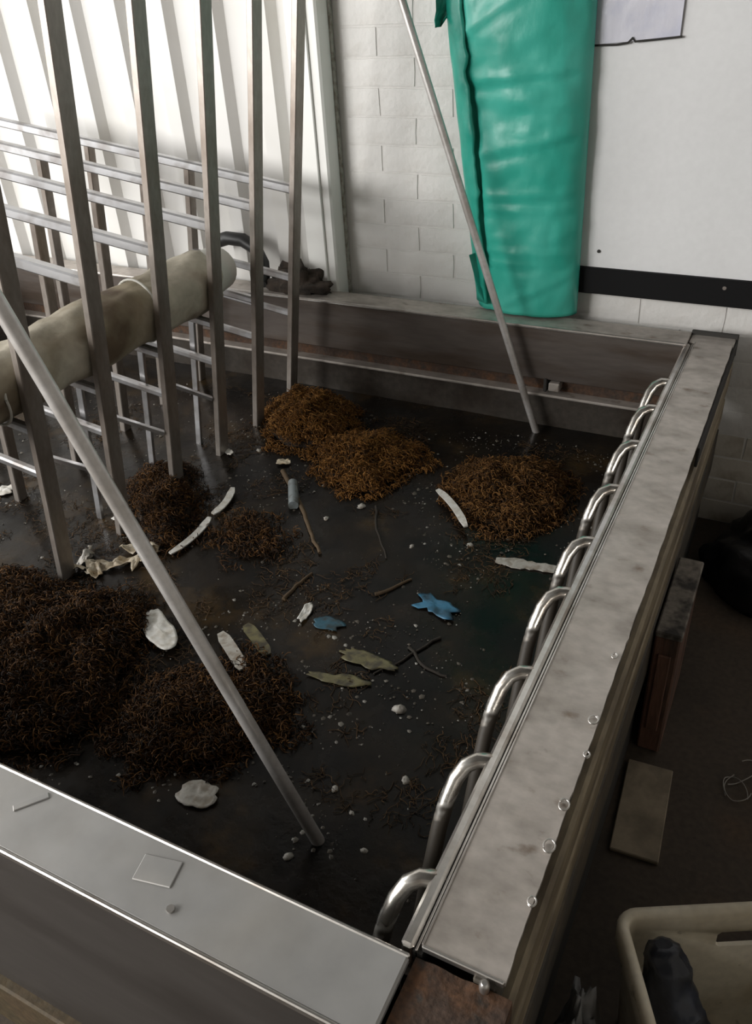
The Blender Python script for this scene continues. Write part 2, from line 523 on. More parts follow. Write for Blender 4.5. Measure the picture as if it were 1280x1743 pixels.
# front rim: channel with flat top, folded bright edges and a downward face
fb = MB()
fb.box(XL, -.008, -.106, -.0126, -.012, 0, .003)
f1 = fb.build('front_rim', M['steel_front'], tank)
MB().box(XL, -.008, -.106, -.094, -.50, -.0125, .002).build('front_apron', M['apron'], tank)
MB().box(XL, -.008, -.1095, -.1045, -.010, .0015, .0015).build('front_edge_bead', M['steel_bright'], f1)
MB().box(XL, -.008, -.0155, -.0105, -.014, .0015, .0015).build('inner_edge_bead', M['steel_bright'], f1)
MB().box(XL, .08, -.122, -.085, FLOOR + .0, -.47, .004).build('front_kick_rail', M['kick'], tank)
for (x, y) in [(-.275, -.080)]:
    MB().tube([(x, y, -.001), (x, y, .003)], .005, 8).build('rivet', M['steel_bright'], f1)
# shallow dents and marks on the front rim: a raised welded patch
MB().ebox(Matrix.Translation((-.32, -.048, .0006)) @ Matrix.Rotation(.2, 4, 'Z'), .05, .034, .0022, .001).build('patch_plate', M['steel_front'], f1)
MB().ebox(Matrix.Translation((-.535, -.040, .0006)) @ Matrix.Rotation(.9, 4, 'Z'), .045, .010, .0026, .001).build('scratch_ridge', M['steel_front'], f1)

# right rim: inner lip, dark slot, broad plate with uneven outer edge
MB().box(-.024, -.0085, -.004, 1.745, -.045, 0, .004).build('inner_lip', M['steel_bright'], tank)
MB().box(-.009, .002, -.004, 1.745, -.05, -.006).build('slot', M['dark_gap'], tank)
MB().box(-.0062, -.0035, -.004, 1.745, -.02, -.0012, .0006).build('slot_fin', M['steel_bright'], tank)
n = 150
v, f = [], []
for k in range(n + 1):
    y = .002 + 1.755 * k / n
    e = .0925 + .0016 * noise.noise(Vector((y * 22, 1.3, 0))) + (.0014 * noise.noise(Vector((y * 70, 5, 0))) if y < .7 else 0)
    dz = .0007 * noise.noise(Vector((y * 9, 0, 3)))
    for z in (-.004, .002):
        for i in range(5):
            x = -.0005 + (e + .0005) * i / 4
            v.append((x, y, z + (dz + .0009 * noise.noise(Vector((x * 30, y * 14, 8)))) * (1 if 0 < i < 4 else .4)))
for k in range(n):
    a, c = k * 10, (k + 1) * 10
    for i in range(4):
        f += [(a + 5 + i, a + 6 + i, c + 6 + i, c + 5 + i), (a + i, c + i, c + i + 1, a + i + 1)]
    f += [(a, a + 5, c + 5, c), (a + 4, c + 4, c + 9, a + 9)]
f += [(0, 1, 2, 3, 4, 9, 8, 7, 6, 5), tuple(n * 10 + i for i in (5, 6, 7, 8, 9, 4, 3, 2, 1, 0))]
pl = MB().add(v, f).build('right_rim_plate', M['steel_rim'], tank)
MB().box(.0005, .092, -.0005, .0035, -.006, .0032, .001).build('folded_end', M['steel_bright'], pl)
MB().box(-.0012, .0012, .003, 1.756, -.003, .0032, .0006).build('inner_fold', M['steel_bright'], pl)
# end bracket at the far corner
MB().box(-.016, .094, 1.757, 1.815, -.03, -.001, .002).build('corner_plate', M['steel_rim'], tank)
MB().box(-.018, .100, 1.812, 1.822, -.05, .010, .002).build('end_bracket', M['dark_gap'], tank)
MB().box(.093, .099, 1.2, 1.82, -.05, -.004, .001).build('edge_strip', M['dark_gap'], tank)
# rusty corner block between the front rim and the plate
b = MB()
rr = []
for j in range(9):
    y = -.118 + .112 * j / 8
    rr.append([(-.004 + .108 * i / 10, y, -.010 + .003 * noise.noise(Vector((i * .7, j * .7, 1)))) for i in range(11)])
b.loft(rr, closed=False, cap0=False, cap1=False)
b.box(-.004, .104, -.118, -.006, -.5, -.013)
o = b.build('corner_block', M['rust'], tank); tag(o, 'rusted brown corner block between the two rims')
for (x, y) in [(.074, -.0075)]:
    MB().tube([(x, y, -.012), (x, y, .001), (x, y, .004)], [.0058, .0058, .003], 10).build('bolt', M['steel_bright'], o)
# curled shavings hanging on the outer edge
for k, (x, y) in enumerate([(.086, .38), (.083, .513), (.088, .232), (.088, .17), (.091, .096), (.093, .319)]):
    rd = (.0065, .004, .0062, .0068, .0045, .004)[k]
    pts = []
    for i in range(15):
        a = i / 14 * 2 * math.pi * 1.15 + k
        pts.append((x + rd * math.cos(a), y + rd * 1.3 * math.sin(a), .0045 + .003 * i / 14))
    MB().tube(pts, .0013, 5).build('edge_curl', M['steel_bright'], pl)
# outer side, long bands
MB().box(.060, .086, -.005, 1.815, -.056, -.004, .002).build('side_band', M['side_dark'], tank)
MB().box(.060, .099, -.12, 1.815, -.135, -.060, .006).build('side_flange', M['side_tan'], tank)
MB().box(.060, .088, -.10, 1.815, -.165, -.135).build('side_groove', M['dark_gap'], tank)
MB().box(.060, .097, -.12, 1.815, -.235, -.165, .008).build('side_flange', M['side_tan'], tank)
MB().box(.060, .090, -.10, 1.815, -.262, -.235).build('side_groove', M['dark_gap'], tank)
MB().box(.060, .096, -.12, 1.815, -.40, -.262, .006).build('side_panel', M['side_dark'], tank)
MB().box(.05, .085, -.10, 1.815, FLOOR, -.40).build('side_base', M['dark_gap'], tank)
# right inner wall
MB().box(-.022, .06, -.0126, 1.727, -.6, -.045).build('inner_wall', M['inner_wall'], tank)
# rear rim and stepped inner face
MB().box(XL, -.017, 1.727, 1.815, -.155, 0, .003).build('rear_rim', M['rear_steel'], tank)
MB().box(XL, -.017, 1.722, 1.815, 0.0, .004, .0015).build('rear_rim_cap', M['steel_rim'], tank)
MB().box(XL, -.022, 1.724, 1.729, -.004, .0055, .0015).build('rear_edge_bead', M['steel_bright'], tank)
MB().box(XL, -.022, 1.752, 1.80, -.195, -.155).build('rear_recess', M['rust'], tank)
MB().box(XL, -.022, 1.714, 1.80, -.203, -.195, .002).build('rear_ledge', M['steel_rim'], tank)
MB().box(XL, -.022, 1.727, 1.80, -.6, -.203).build('inner_wall', M['inner_wall'], tank)
lg = MB().box(-.372, -.340, 1.716, 1.752, -.184, -.158, .003).build('lug', M['steel_rim'], tank)
MB().box(-.388, -.378, 1.720, 1.752, -.19, -.15, .002).build('lug', M['dark_gap'], tank)
# left and front inner walls, bottom
MB().box(XL, XL + .06, -.0126, 1.727, -.6, 0).build('left_wall', M['steel_dull'], tank)
MB().box(XL + .06, -.022, -.085, -.014, -.6, -.014).build('inner_wall', M['inner_wall'], tank)
MB().box(XL + .06, -.022, -.0126, 1.727, -.60, -.58).build('tank_bottom', M['inner_wall'], tank)
# coil of bent pipe down the inside of the right wall
cp = [(-.012, .004, -.016), (-.022, .002, -.010), (-.036, -.004, -.0085), (-.049, -.013, -.015), (-.058, -.026, -.030), (-.064, -.044, -.055),
      (-.067, -.066, -.09), (-.068, -.10, -.15), (-.068, -.14, -.22), (-.068, -.175, -.30), (-.068, -.20, -.345)]
first = None
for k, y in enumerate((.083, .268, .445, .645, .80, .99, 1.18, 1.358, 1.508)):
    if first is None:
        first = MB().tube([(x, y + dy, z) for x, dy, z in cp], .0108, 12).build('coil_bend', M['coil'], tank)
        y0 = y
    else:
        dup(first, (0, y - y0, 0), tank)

# ------------------------------------------------------------------ water
b = MB()
nx_, ny_ = 120, 90
xs = np.linspace(XL + .06, -.022, nx_); ys = np.linspace(-.0126, 1.727, ny_)
ZWAT = -.30
v = [(x, y, ZWAT + .0018 * fbm(x * 5, y * 5, 2)) for y in ys for x in xs]
f = [(j * nx_ + i, j * nx_ + i + 1, (j + 1) * nx_ + i + 1, (j + 1) * nx_ + i) for j in range(ny_ - 1) for i in range(nx_ - 1)]
b.add(v, f, True)
water = b.build('water', M['water'])
tag(water, 'murky dark brown water filling the steel tank', 'water', kind='stuff')

# ------------------------------------------------------------------ steel rack (A-shaped frame standing in the tank)
T = math.radians(8.0)
U = Vector((-math.cos(T), 0, math.sin(T)))
W = Vector((math.sin(math.radians(8.6)), 0, math.cos(math.radians(8.6))))
YB = [1.625, 1.427, 1.233, 1.021, .802, .600]
rack = thing('steel_rack', (-1.22, 1.1, -.45), 'grey steel frame with six tall flat bars and sloping arms standing in the tank', 'rack')


def rp(u, w, y, dx=0.0):
    return Vector((-1.1, y, .37)) + U * u + W * w + Vector((dx, 0, 0))


for y in YB:
    MB().bar(rp(0, -.80, y), rp(0, .93, y), (0, 1, 0), .041, .018, .002).build('upright_bar', M['steel_bar'], rack)
    for w, r, ul in ((-.012, .025, 1.22), (-.272, .020, .37), (-.385, .018, .37)):
        MB().bar(rp(.010, w, y), rp(ul, w, y), (0, 1, 0), r, r, .004).build('arm', M['steel_arm'], rack)
    for u in (.375, .755):
        MB().bar(rp(u, -.80, y + .012), rp(u, -.024, y + .012), (0, 1, 0), .03, .020, .002).build('rear_post', M['steel_bar'], rack)
for y in YB[2:5]:
    MB().bar(rp(.10, -.74, y + .024), rp(.10, -.282, y + .024), (0, 1, 0), .010, .018, .001).build('short_post', M['steel_arm'], rack)
    MB().bar(rp(.012, -.49, y - .02), rp(.10, -.43, y - .10), (0, 0, 1), .010, .016, .001).build('foot_bracket', M['steel_arm'], rack)
# ridge rail where the uprights and the raking end legs meet
MB().bar(rp(0, .945, .15), rp(0, .945, 1.76), (0, 0, 1), .03, .03, .003).build('ridge_rail', M['steel_bar'], rack)
top = rp(0, .945, 0)
for (y, x0) in ((.233, -.297), (1.677, -.389)):
    a = Vector((x0, y, -.30)); c = Vector((top.x, y, top.z))
    d = (c - a).normalized()
    r = .0112 if y < 1 else .0102
    MB().tube([a - d * .12, a, a + (c - a) * .5, c], r, 16).build('raking_leg', M['leg'], rack)

# ------------------------------------------------------------------ canvas roll lying on the lower arms
roll = thing('canvas_roll', (-1.215, .85, .125), 'thick beige stained canvas roll lying across the rack behind the uprights', 'roll')
rings = []
NS = 60
for i in range(NS + 1):
    y = .12 + 1.17 * i / NS
    ring = []
    for k in range(36):
        a = 2 * math.pi * k / 36
        r = .074 + .012 * fbm(math.cos(a) * 1.2 + y * 1.5, math.sin(a) * 1.2, y * 4.0) + .006 * math.sin(y * 60 + 3 * a) * max(0, fbm(y * 2, a, 7))
        ring.append((-1.215 + r * math.cos(a), y, .199 + r * math.sin(a)))
    rings.append(ring)
MB().loft(rings).build('canvas', M['roll'], roll)
MB().tube([(-1.215, 1.275, .199), (-1.235, 1.39, .196), (-1.24, 1.405, .196)], [.062, .060, .05], 24).build('end_wrap', M['roll_core'], roll)
for y in (.55, 1.02):
    pts = [(-1.215 + .0775 * math.cos(a), y + .03 * math.sin(a * .5), .199 + .0775 * math.sin(a)) for a in np.linspace(0, 2 * math.pi, 33)]
    MB().tube(pts, .003, 6, cap=False).build('tie_cord', M['roll_core'], roll)

# black hose bending down at the end of the roll and brown rag on the rear rim
pts = [(-1.56, 1.79, .128), (-1.49, 1.79, .150), (-1.43, 1.79, .148), (-1.385, 1.79, .125), (-1.36, 1.785, .08), (-1.352, 1.77, .045), (-1.35, 1.745, .0265)]
o = MB().tube(pts, .022, 12).build('rubber_hose', M['rubber'])
tag(o, 'short thick black rubber hose arching down onto the rear rim', 'hose')


def lump(name, cx, cy, z0, sx, sy, sz, material, label, cat, seed=0, rough=.25, n=28, m=14, rotz=0.0, group=None, parent=None, frq=2.2):
    """irregular heap with a flat underside"""
    rings = []
    cr, sr = math.cos(rotz), math.sin(rotz)
    for j in range(m):
        ph = j / (m - 1) * math.pi / 2
        ring = []
        for k in range(n):
            a = 2 * math.pi * k / n
            nx, ny, nz = math.cos(a) * math.cos(ph), math.sin(a) * math.cos(ph), math.sin(ph)
            q = 1 + rough * fbm(nx * frq + seed * 3.1, ny * frq + seed, nz * frq)
            x, y = nx * sx * q, ny * sy * q
            ring.append((cx + x * cr - y * sr, cy + x * sr + y * cr, z0 + max(0, nz * sz * (q if j else 1))))
        rings.append(ring)
    b = MB().loft(rings)
    o = b.build(name, material, parent)
    if label: tag(o, label, cat, group)
    return o


lump('brown_rag', -1.225, 1.780, .0045, .105, .040, .075, M['rag'], 'crumpled dark brown rag heaped on the rear rim beside the corner trim', 'rag', 3, .6)

# ------------------------------------------------------------------ green plastic sack hanging at the wall
sack = thing('green_sack', (-.50, 1.835, .006), 'tall green plastic sack, creased, hanging on the wall behind the rear rim', 'sack')
creases = [(.62, .10, .012), (.56, -.05, .007), (.455, .22, .010), (.335, .05, .009), (.30, .05, .006), (.185, .02, .012), (.16, .05, .010), (.06, .5, .009), (.78, .5, .010), (.92, .25, .008)]
rings = []
NZ = 110
for j in range(NZ + 1):
    z = .010 + 1.10 * j / NZ
    xl = -.632 - .098 * (z / .78)
    xr = -.338 - .012 * (z / .78)
    cx, hw = (xl + xr) / 2, (xr - xl) / 2
    ring = []
    for k in range(64):
        a = 2 * math.pi * k / 64
        c, s = math.cos(a), math.sin(a)
        x = cx + hw * math.copysign(abs(c) ** .95, c)
        dpt = .072 if s < 0 else .028
        y = 1.845 + dpt * math.copysign(abs(s) ** 1.0, s)
        if s < 0:
            q = 0
            for z0, sl_, am in creases:
                t = (z - z0 - sl_ * (x - cx)) / .012
                q += am * (math.exp(-t * t) - .7 * math.exp(-(t + 1.6) ** 2))
            g = (x - (xl + .058)) / .007
            q -= .045 * math.exp(-g * g) * (1 if z < .62 else .5)
            y -= (.34 * q * min(1, (hw - abs(x - cx)) / .03) + .010 * fbm(x * 7, z * 5, 1) + .003 * fbm(x * 30, z * 22, 6)) * 1.0
        y = min(y, YW - .0195)
        ring.append((x, y, z))
    rings.append(ring)
MB().loft(rings).build('sack_body', M['green'], sack)
# darker folded-over layer down the left side
fr, bk = [], []
for j in range(61):
    z = .03 + 1.03 * j / 60
    xl = -.632 - .098 * (z / .78)
    xr = -.338 - .012 * (z / .78)
    cx, hw = (xl + xr) / 2, (xr - xl) / 2
    c1 = -.66 + .05 * noise.noise(Vector((z * 9, 2, 0))) + .05 * noise.noise(Vector((z * 28, 5, 0)))
    row = []
    for i in range(9):
        c = -.995 + (c1 + .995) * i / 8
        yy = 1.845 - .072 * (1 - c * c) ** .5 - .0125 - .005 * fbm(c * 6, z * 14, 3) + (.003 if i == 8 else 0)
        row.append((cx + hw * c, min(yy, YW - .021), z))
    fr.append(row); bk.append([(x, y + .0035, zz) for x, y, zz in row])
MB().loft([a_ + b_[::-1] for a_, b_ in zip(fr, bk)]).build('side_fold', M['green_fold'], sack)
# loose edge flaps on the left
def flap(name, prof, parent, material, y=1.79):
    b = MB()
    r1, r2 = [], []
    for (z, x0, x1) in prof:
        r1.append([(x0 + (x1 - x0) * i / 5, y + .010 * math.sin(i * 1.7 + z * 30) + .006 * i, z) for i in range(6)])
        r2.append([(x, yy + .0015, zz) for x, yy, zz in r1[-1]])
    b.loft(r1, closed=False, cap0=False, cap1=False); b.loft(r2, closed=False, cap0=False, cap1=False)
    return b.build(name, material, parent)


flap('torn_flap', [(.728, -.742, -.735), (.745, -.742, -.722), (.765, -.735, -.70), (.80, -.735, -.68), (.86, -.74, -.66), (.95, -.76, -.66)], sack, M['green_dark'])
flap('edge_fold', [(.035, -.600, -.592), (.06, -.618, -.588), (.12, -.628, -.592), (.17, -.640, -.60)], sack, M['green_dark'], 1.782)

# ------------------------------------------------------------------ fibre clumps
def inside(poly, P):
    x, y = P[:, 0], P[:, 1]
    r = np.zeros(len(P), bool)
    j = len(poly) - 1
    for i in range(len(poly)):
        xi, yi = poly[i]; xj, yj = poly[j]
        c = ((yi > y) != (yj > y)) & (x < (xj - xi) * (y - yi) / (yj - yi + 1e-12) + xi)
        r ^= c
        j = i
    return r


def edge_dist(poly, P):
    d = np.full(len(P), 1e9)
    for i in range(len(poly)):
        a, b = np.array(poly[i - 1]), np.array(poly[i])
        ab = b - a
        t = np.clip(((P - a) @ ab) / (ab @ ab), 0, 1)
        d = np.minimum(d, np.linalg.norm(P - (a + t[:, None] * ab), axis=1))
    return d


def curls(C, rad=(.004, .009), length=(.012, .045), thick=.0010, K=10, flat=.6):
    """crinkled threads, all vectorised: returns vertices and faces"""
    n = len(C)
    th = rng.uniform(0, 2 * np.pi, n)
    ph = rng.normal(0, .45, n)
    d = np.stack([np.cos(th) * np.cos(ph), np.sin(th) * np.cos(ph), np.sin(ph) * flat], 1)
    e1 = np.cross(d, rng.normal(size=(n, 3))); e1 /= np.linalg.norm(e1, axis=1)[:, None]
    e2 = np.cross(d, e1)
    R_ = rng.uniform(*rad, n); Ln = rng.uniform(*length, n); tw = rng.uniform(4, 10, n); p0 = rng.uniform(0, 6.28, n)
    t = np.linspace(0, 1, K)
    ang = p0[:, None] + tw[:, None] * t
    P = C[:, None] + d[:, None] * ((t - .5)[None, :, None] * Ln[:, None, None]) + R_[:, None, None] * (
        np.cos(ang)[..., None] * e1[:, None] + np.sin(ang)[..., None] * e2[:, None])
    tan = np.gradient(P, axis=1); tan /= np.linalg.norm(tan, axis=2)[..., None] + 1e-9
    ref = np.array([.31, .52, .79]); a1 = np.cross(tan, ref); a1 /= np.linalg.norm(a1, axis=2)[..., None] + 1e-9
    a2 = np.cross(tan, a1)
    V = []
    rr_ = thick * rng.uniform(.6, 1.3, n)[:, None, None]
    for k in range(3):
        a = 2 * np.pi * k / 3
        V.append(P + rr_ * (np.cos(a) * a1 + np.sin(a) * a2))
    V = np.stack(V, 2).reshape(-1, 3)
    base = np.arange(n)[:, None, None] * (K * 3) + np.arange(K - 1)[None, :, None] * 3 + np.arange(3)[None, None, :]
    nxt = np.arange(n)[:, None, None] * (K * 3) + np.arange(K - 1)[None, :, None] * 3 + ((np.arange(3) + 1) % 3)[None, None, :]
    F = np.stack([base, nxt, nxt + 3, base + 3], -1).reshape(-1, 4)
    return V, F


def np_obj(name, V, F, material, parent, origin):
    me = bpy.data.meshes.new(name)
    V = V + np.array([0, 0, H]) - np.array(origin)
    me.vertices.add(len(V)); me.vertices.foreach_set('co', V.astype(np.float32).ravel())
    k = F.shape[1]
    me.loops.add(F.size); me.loops.foreach_set('vertex_index', F.astype(np.int32).ravel())
    me.polygons.add(len(F)); me.polygons.foreach_set('loop_start', np.arange(0, F.size, k, dtype=np.int32))
    me.update(calc_edges=True)
    me.materials.append(material)
    o = bpy.data.objects.new(name, me)
    COL.objects.link(o)
    place(o, origin, parent)
    return o


def clump(poly, height, n, material, label, core=True, seed=0):
    poly = [(x, y) for x, y in poly]
    lo, hi = np.min(poly, 0), np.max(poly, 0)
    P = rng.uniform(lo - .04, hi + .04, (n * 9, 2))
    ins = inside(poly, P)
    d = edge_dist(poly, P)
    nz = np.array([noise.noise(Vector((x * 16, y * 16, seed))) for x, y in P])
    keep = (ins & (d + .03 * nz > .004)) | (~ins & (d < .03 + .04 * nz) & (rng.random(len(P)) < .45))
    P, d, ins, nz = P[keep][:n], d[keep][:n], ins[keep][:n], nz[keep][:n]
    hmax = max(d[ins].max(), .02)
    top = np.where(ins, np.sqrt(np.clip(d / (hmax * .75), 0, 1)), 0) * height * (1 + .5 * nz)
    z = ZWAT + .003 + top * (1 - .35 * rng.random(len(P)) ** 2)
    C = np.column_stack([P, z])
    c = (lo + hi) / 2
    t = thing('fibre_clump', (c[0], c[1], ZWAT), label, 'fibre clump', 'tangled fibre clumps in the tank')
    if core:
        g = 22
        rings = []
        cen = np.mean(poly, 0)
        for j in range(7):
            s = 1 - j / 6.2
            ring = []
            for k in range(len(poly) * 3):
                a = poly[k // 3]; b_ = poly[(k // 3 + 1) % len(poly)]; q = (k % 3) / 3
                x = a[0] + (b_[0] - a[0]) * q; y = a[1] + (b_[1] - a[1]) * q
                x = cen[0] + (x - cen[0]) * s * .93; y = cen[1] + (y - cen[1]) * s * .93
                zz = ZWAT - .004 + height * .62 * math.sqrt(1 - s * s) * (1 + .5 * fbm(x * 14, y * 14, seed))
                ring.append((x, y, zz))
            rings.append(ring)
        MB().loft(rings, cap0=False).build('matted_core', M['core'], t)
    V, F = curls(C)
    o = np_obj('fibres', V, F, material, t, (c[0], c[1], ZWAT + H))
    tag(o, kind='stuff')
    return t


clump([(-1.21, 1.492), (-1.205, 1.575), (-1.109, 1.635), (-1.011, 1.634), (-0.926, 1.555), (-0.889, 1.429), (-0.919, 1.344), (-1.039, 1.318), (-1.134, 1.375)], .075, 3600, M['fibre_bright'],
      'orange brown fibre clump by the foot of the farthest upright bar', seed=1)
clump([(-0.963, 1.372), (-0.89, 1.455), (-0.791, 1.49), (-0.671, 1.455), (-0.615, 1.379), (-0.663, 1.309), (-0.67, 1.187), (-0.75, 1.171), (-0.87, 1.238)], .045, 3000, M['fibre_bright'],
      'low orange fibre clump in the middle, next to the farthest one', seed=2)
clump([(-0.503, 1.269), (-0.504, 1.398), (-0.431, 1.465), (-0.307, 1.49), (-0.212, 1.425), (-0.194, 1.289), (-0.247, 1.171), (-0.33, 1.151), (-0.42, 1.184)], .055, 3800, M['fibre'],
      'round brown fibre clump below the far raking leg', seed=3)
clump([(-1.437, 0.503), (-1.282, 0.565), (-1.112, 0.565), (-0.994, 0.59), (-0.896, 0.548), (-0.858, 0.436), (-0.80, 0.30), (-0.83, 0.18), (-0.99, 0.10), (-1.2, .1), (-1.42, .25)], .07, 8500, M['fibre_dark'],
      'largest dark brown fibre clump at the left edge behind front rim', seed=4)
clump([(-0.80, 0.358), (-0.717, 0.46), (-0.603, 0.483), (-0.515, 0.453), (-0.495, 0.361), (-0.552, 0.277), (-0.659, 0.224), (-0.745, 0.268)], .045, 3600, M['fibre_dark'],
      'dark red brown fibre clump under the near raking leg', seed=5)
clump([(-1.327, 0.959), (-1.325, 1.076), (-1.228, 1.113), (-1.104, 0.984), (-1.021, 0.789), (-1.083, 0.764), (-1.232, 0.872)], .05, 1900, M['fibre_dark'],
      'narrow brown fibre clump between white strip and uprights', seed=6)
clump([(-0.984, 0.885), (-0.946, 0.977), (-0.859, 0.983), (-0.763, 0.869), (-0.843, 0.786)], .012, 520, M['fibre_dark'],
      'sparse flat brown fibre patch right of the curved white strip', core=False, seed=7)
clump([(-0.669, 0.536), (-0.594, 0.545), (-0.489, 0.464), (-0.45, 0.395), (-0.51, 0.40), (-0.601, 0.458)], .014, 620, M['fibre_dark'],
      'small thin brown fibre patch just right of the near raking leg', core=False, seed=8)

# loose threads and specks over the water
P = rng.uniform((-1.75, .30), (-.11, 1.62), (13000, 2))
nz = np.array([noise.noise(Vector((x * 4.5, y * 4.5, 20))) + .5 * noise.noise(Vector((x * 13, y * 13, 4))) for x, y in P])
P = P[nz > .10][:3600]
V, F = curls(np.column_stack([P, np.full(len(P), ZWAT + .0022)]), rad=(.002, .005), length=(.015, .05), thick=.0009, flat=.1)
V[:, 2] = ZWAT + .001 + np.abs(V[:, 2] - ZWAT - .0022) * .35 + .001
o = np_obj('loose_threads', V, F, M['thread'], None, (-.8, .8, ZWAT + H))
tag(o, 'fine loose brown threads drifting over the murky water', 'fibre threads', kind='stuff')

P = rng.uniform((-1.9, .02), (-.11, 1.64), (14000, 2))
nz = np.array([noise.noise(Vector((x * 4, y * 4, 40))) + .6 * noise.noise(Vector((x * 12, y * 12, 9))) for x, y in P])
P = P[(nz > .10) | (rng.random(len(P)) < .05)][:3400]
n = len(P)
s = np.minimum(.0010 + rng.exponential(.0014, n), .007)
a = rng.uniform(0, 6.28, n)
V = []
for k in range(5):
    q = s * rng.uniform(.5, 1.2, n)
    V.append(np.column_stack([P[:, 0] + q * np.cos(a + k * 1.2566), P[:, 1] + q * np.sin(a + k * 1.2566), np.full(n, ZWAT + .0005)]))
V.append(np.column_stack([P, ZWAT + .002 + s * .35]))
V = np.stack(V, 1).reshape(-1, 3)
F = np.stack([np.stack([np.arange(n) * 6 + k, np.arange(n) * 6 + (k + 1) % 5, np.arange(n) * 6 + 5], -1) for k in range(5)], 1).reshape(-1, 3)
o = np_obj('floating_specks', V, F, M['specks'], None, (-.8, .8, ZWAT + H))
tag(o, 'tiny pale specks of debris scattered over the murky water', 'debris specks', kind='stuff')


# ------------------------------------------------------------------ floating litter
def strip(name, pts, width, material, label, cat, thick=.003, z=ZWAT + .004, arch=0.0, taper=1.0, group=None, jag=.0):
    """thin flat strip following a line on the water"""
    pts = [Vector((x, y, 0)) for x, y in pts]
    fine = []
    N_ = 14
    for i in range(N_ + 1):
        t = i / N_
        if len(pts) == 2:
            p = pts[0].lerp(pts[1], t)
        else:
            a = pts[0].lerp(pts[1], t); c = pts[1].lerp(pts[2], t)
            m_ = pts[1] * 2 - (pts[0] + pts[2]) / 2
            p = (pts[0].lerp(m_, t)).lerp(m_.lerp(pts[2], t), t)
        fine.append(p)
    rings = []
    for i, p in enumerate(fine):
        d = (fine[min(i + 1, N_)] - fine[max(i - 1, 0)]).normalized()
        nrm = Vector((-d.y, d.x, 0))
        t = i / N_
        w = width / 2 * (1 - (1 - taper) * t) * (1 + jag * noise.noise(Vector((t * 9, p.x * 3, 0)))) * min(1, .55 + 3 * min(t, 1 - t))
        zz = z + arch * math.sin(math.pi * t) + .001 * noise.noise(Vector((t * 7, p.y, 5)))
        rings.append([(p.x - nrm.x * w, p.y - nrm.y * w, zz), (p.x + nrm.x * w, p.y + nrm.y * w, zz + .0015),
                      (p.x + nrm.x * w, p.y + nrm.y * w, zz - thick), (p.x - nrm.x * w, p.y - nrm.y * w, zz - thick)])
    o = MB().loft(rings, smooth=False).build(name, material)
    return tag(o, label, cat, group)


def sheet(name, cx, cy, sx, sy, rot, material, label, cat, seed=1, crumple=.006, ragged=.3, z=ZWAT + .004, group=None, pw=2.4):
    """crumpled flake with ragged outline, thin but closed"""
    n, m = 30, 6
    top, bot = [], []
    cr, sr = math.cos(rot), math.sin(rot)
    for j in range(m + 1):
        q = max(j / m, .02)
        rt, rb_ = [], []
        for k in range(n):
            a = 2 * math.pi * k / n
            c, s = math.cos(a), math.sin(a)
            rad = 1 / (abs(c) ** pw + abs(s) ** pw) ** (1 / pw)
            rad *= 1 + ragged * fbm(c * 1.7 + seed * 5, s * 1.7, seed)
            x, y = c * rad * q * sx, s * rad * q * sy
            X, Y = cx + x * cr - y * sr, cy + x * sr + y * cr
            zz = z + crumple * (fbm(X * 35, Y * 35, seed) * .8 + .35)
            zz = max(zz, ZWAT + .0022)
            rt.append((X, Y, zz)); rb_.append((X, Y, zz - .0016))
        top.append(rt); bot.append(rb_)
    b = MB().loft(bot + top[::-1])
    o = b.build(name, material)
    return tag(o, label, cat, group)


strip('plastic_strip', [(-1.016, .759), (-1.006, .842), (-1.019, .925)], .017, M['white_plastic'], 'curved white plastic strip, lower half of a broken pair, beside near raking leg', 'plastic strip', taper=1.1, z=ZWAT + .012)
strip('plastic_strip', [(-1.022, .942), (-1.022, 1.0), (-1.046, 1.068)], .019, M['white_plastic'], 'curved white plastic strip, upper half of a broken pair, tip toward uprights', 'plastic strip', z=ZWAT + .012)
strip('plastic_strip', [(-.52, 1.248), (-.452, 1.190), (-.39, 1.120)], .018, M['white_plastic'], 'straight white plastic strip lying against the round brown clump', 'plastic strip', arch=.004, z=ZWAT + .022)
sheet('plastic_oval', -.857, .525, .072, .030, -.55, M['white_plastic'], 'large pale oval plastic piece left of the near raking leg', 'plastic piece', 3, .006, .14, ZWAT + .014)
strip('plastic_label', [(-.728, .568), (-.672, .533), (-.622, .498)], .026, M['grey_plastic'], 'small greyish white plastic tag right of the near raking leg', 'plastic piece', z=ZWAT + .016)
strip('plastic_label', [(-.702, .622), (-.655, .595), (-.606, .562)], .026, M['yellow_film'], 'murky olive grey tag beside the small whitish tag', 'plastic piece', z=ZWAT + .0035)
tf = thing('torn_film', (-1.14, .66, ZWAT), 'crumpled torn cream plastic film left of the near raking leg', 'plastic film')
for k, (x, y, sx, sy, r) in enumerate([(-1.205, .665, .014, .036, .3), (-1.12, .672, .066, .020, .72), (-1.10, .745, .050, .013, .45), (-1.178, .628, .040, .012, .2), (-1.068, .730, .016, .040, .0), (-1.15, .640, .030, .020, -.5)]):
    q = sheet('film_piece', x, y, sx, sy, r, M['tan_film'] if k != 0 else M['grey_plastic'], None, None, 11 + k, .022, .55, ZWAT + .006)
    w = WLOC[q.name]; place(q, w, tf)
sheet('plastic_chip', -1.249, .844, .022, .012, .6, M['white_plastic'], 'small white plastic chip close to the near raking leg, left of brown clump', 'plastic piece', 21, .008)
sheet('blue_film', -.355, .841, .050, .026, -.25, M['blue_film'], 'bright blue scrap of plastic film floating mid tank', 'plastic film', 5, .004, .7)
sheet('blue_film', -.540, .694, .036, .018, .1, M['blue_dim'], 'dim murky blue scrap of film beside a small white flake', 'plastic film', 6, .003, .4)
sheet('white_flake', -.600, .704, .034, .010, 1.7, M['white_plastic'], 'upright little white flake touching the dim blue film', 'plastic piece', 7, .008, .3)
